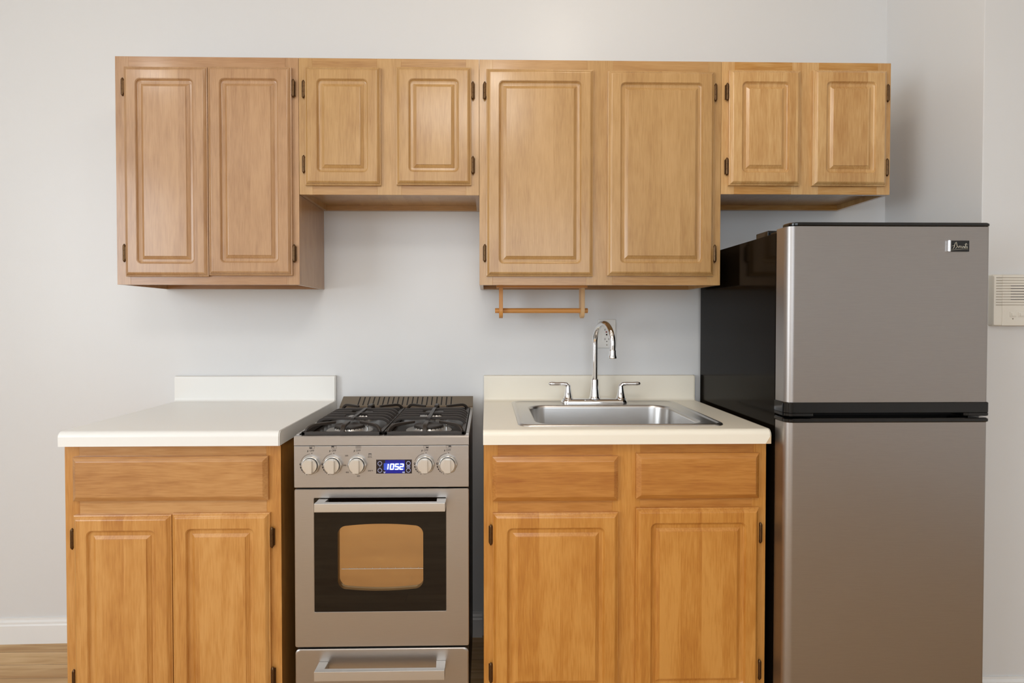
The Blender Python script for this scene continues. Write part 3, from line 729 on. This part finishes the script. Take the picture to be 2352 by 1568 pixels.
bm = B(); slab(bm, 39.95, 59.1); fd = obj('freezer_door', bm, M_FRIDGE, root, org=(44, FB, 40))
bm = B(); slab(bm, 59.1, 59.55, -.04, rnd=.12, yb=FB-.9, x0=FL+.35); obj('top_cap', bm, M_BLACKG, fd)
# black grip band: hollow scoop beneath
bm = B(); slab(bm, 38.75, 39.95, -.12, rnd=.08)
for xa, xb in ((FL-.15, FL+2.9), (FRR-2.4, FRR+.05)):
    pl = plan(-.12); 
slab(bm, 38.42, 38.80, -.12, rnd=.06, x1=FL+3.0, rr_=.5); slab(bm, 38.42, 38.80, -.12, rnd=.06, x0=FRR-2.6, rl=.5)
obj('grip_band', bm, M_BLACKG, fd)
bm = B(); slab(bm, 2.5, 37.72); ld = obj('fresh_food_door', bm, M_FRIDGE, root, org=(44, FB, 2.5))
bm = B(); slab(bm, 37.72, 38.22, -.12, rnd=.12); obj('top_trim', bm, M_BLACKG, ld)
bm = B(); box(bm, FL+.5, FRR-.5, FB-.25, FB, 2.6, 58.6); obj('door_gasket', bm, M_DARK, root)
bm = B(); box(bm, FL+.1, FL+1.6, -22.4, -19.4, 58.7, 59.35, .1); box(bm, FL+.3, FL+1.3, FB-1.0, -22.4, 58.75, 59.0, .05); obj('hinge_cover', bm, M_BLACKG, root)
bm = B(); box(bm, FL+.3, FRR-.3, FB-1.2, FB, 1.2, 2.4, .1); obj('toe_grille', bm, M_BLACKG, root)
# badge: chrome bar, black plate and silver script
bx, bz = 50.35, 56.98; yb_ = FD-.0
bm = B()
box(bm, bx, bx+2.3, yb_-.12, yb_, bz-.60, bz+.60, .04, 0); 
lathe(bm, [(.12, bz-.61), (.16, bz-.58), (.16, bz+.60), (.12, bz+.63)], (bx+.05, yb_-.14, 0), 'z', 16, 1)
u0 = bx+.28; ys_ = yb_-.135
def scr(pts, w=.022):
    pts = [(u0+u*.0174, ys_, bz+.60-v*.0162) for u, v in pts]; tube(bm, pts, w, 6, 2)
# strokes in a hand-written slant: A v a n t i and a swash beneath
scr([(10, 56), (18, 44), (22, 26), (26, 14), (31, 10), (34, 22), (37, 38), (38, 40)], .032)
scr([(4, 38), (10, 34), (20, 34)], .022)
scr([(26, 54), (36, 44), (44, 38)], .030)
scr([(42, 38), (46, 50), (52, 40), (55, 34)], .026)
scr([(66, 38), (60, 38), (56, 48), (62, 51), (67, 40), (67, 50)], .024)
scr([(72, 51), (75, 38), (76, 44), (81, 38), (83, 50)], .024)
scr([(94, 18), (90, 36), (87, 50), (91, 51)], .028)
scr([(82, 26), (90, 26), (98, 24)], .022)
scr([(100, 36), (97, 49), (101, 51), (104, 46)], .024)
scr([(102, 26), (104, 24)], .030)
scr([(0, 64), (20, 61), (50, 59), (80, 57), (106, 57)], .018)
bd = obj('badge', bm, [M_BLACKG, M_CHROME, M_SCRIPT], fd, org=(bx, FD, bz)); bd['label'] = 'small black badge with silver script lettering and a chrome edge'

# ------------------------------------------------------------------ intercom
ix0, ix1, iz0, iz1 = 62.95, 71.6, 48.2, 54.6
root = thing('wall_intercom', 'ivory intercom with a slotted speaker grille on the wall right of the refrigerator', 'intercom', (67, FR, 48.2))
bm = B()
loft(bm, [[(u, y, v) for u, v in rrect(ix0+i, ix1-i, iz0+i, iz1-i, .22, 5)] for i, y in ((0, FR-.01), (.0, FR-.55), (.1, FR-.75), (.2, FR-.8))])
box(bm, ix0+1.05, ix1-1.05, FR-.84, FR-.78, iz0+.06, iz1-.1, .02)
obj('housing', bm, M_PLASTIC, root)
bm = B()
for k in range(11):
    z = iz1-.42-k*.338; box(bm, ix0+.3, ix1-.3, FR-.852, FR-.78, z-.03, z+.03)
obj('speaker_grille', bm, M_SLOT, root)
bm = B()
for k in range(6):
    z = iz1-.42-(k+3)*.338; box(bm, ix0+2.1, ix1-2.1, FR-.858, FR-.78, z-.035, z+.035)
obj('grille_openings', bm, M_SLOTD, root)
for bx_ in (ix0+2.05, ix0+3.1, ix0+4.15):
    bm = B(); box(bm, bx_, bx_+.8, FR-.9, FR-.83, 49.3, 49.95, .03); box(bm, bx_+.15, bx_+.65, FR-1.0, FR-.88, 49.42, 49.78, .04)
    obj('push_button', bm, M_PLASTIC, root)
bm = B(); prism(bm, [(ix0+2.3, 49.15), (ix0+2.55, 49.15), (ix0+2.43, 48.98)], 'y', FR-.86, FR-.83); obj('button_mark', bm, M_SLOT, root)
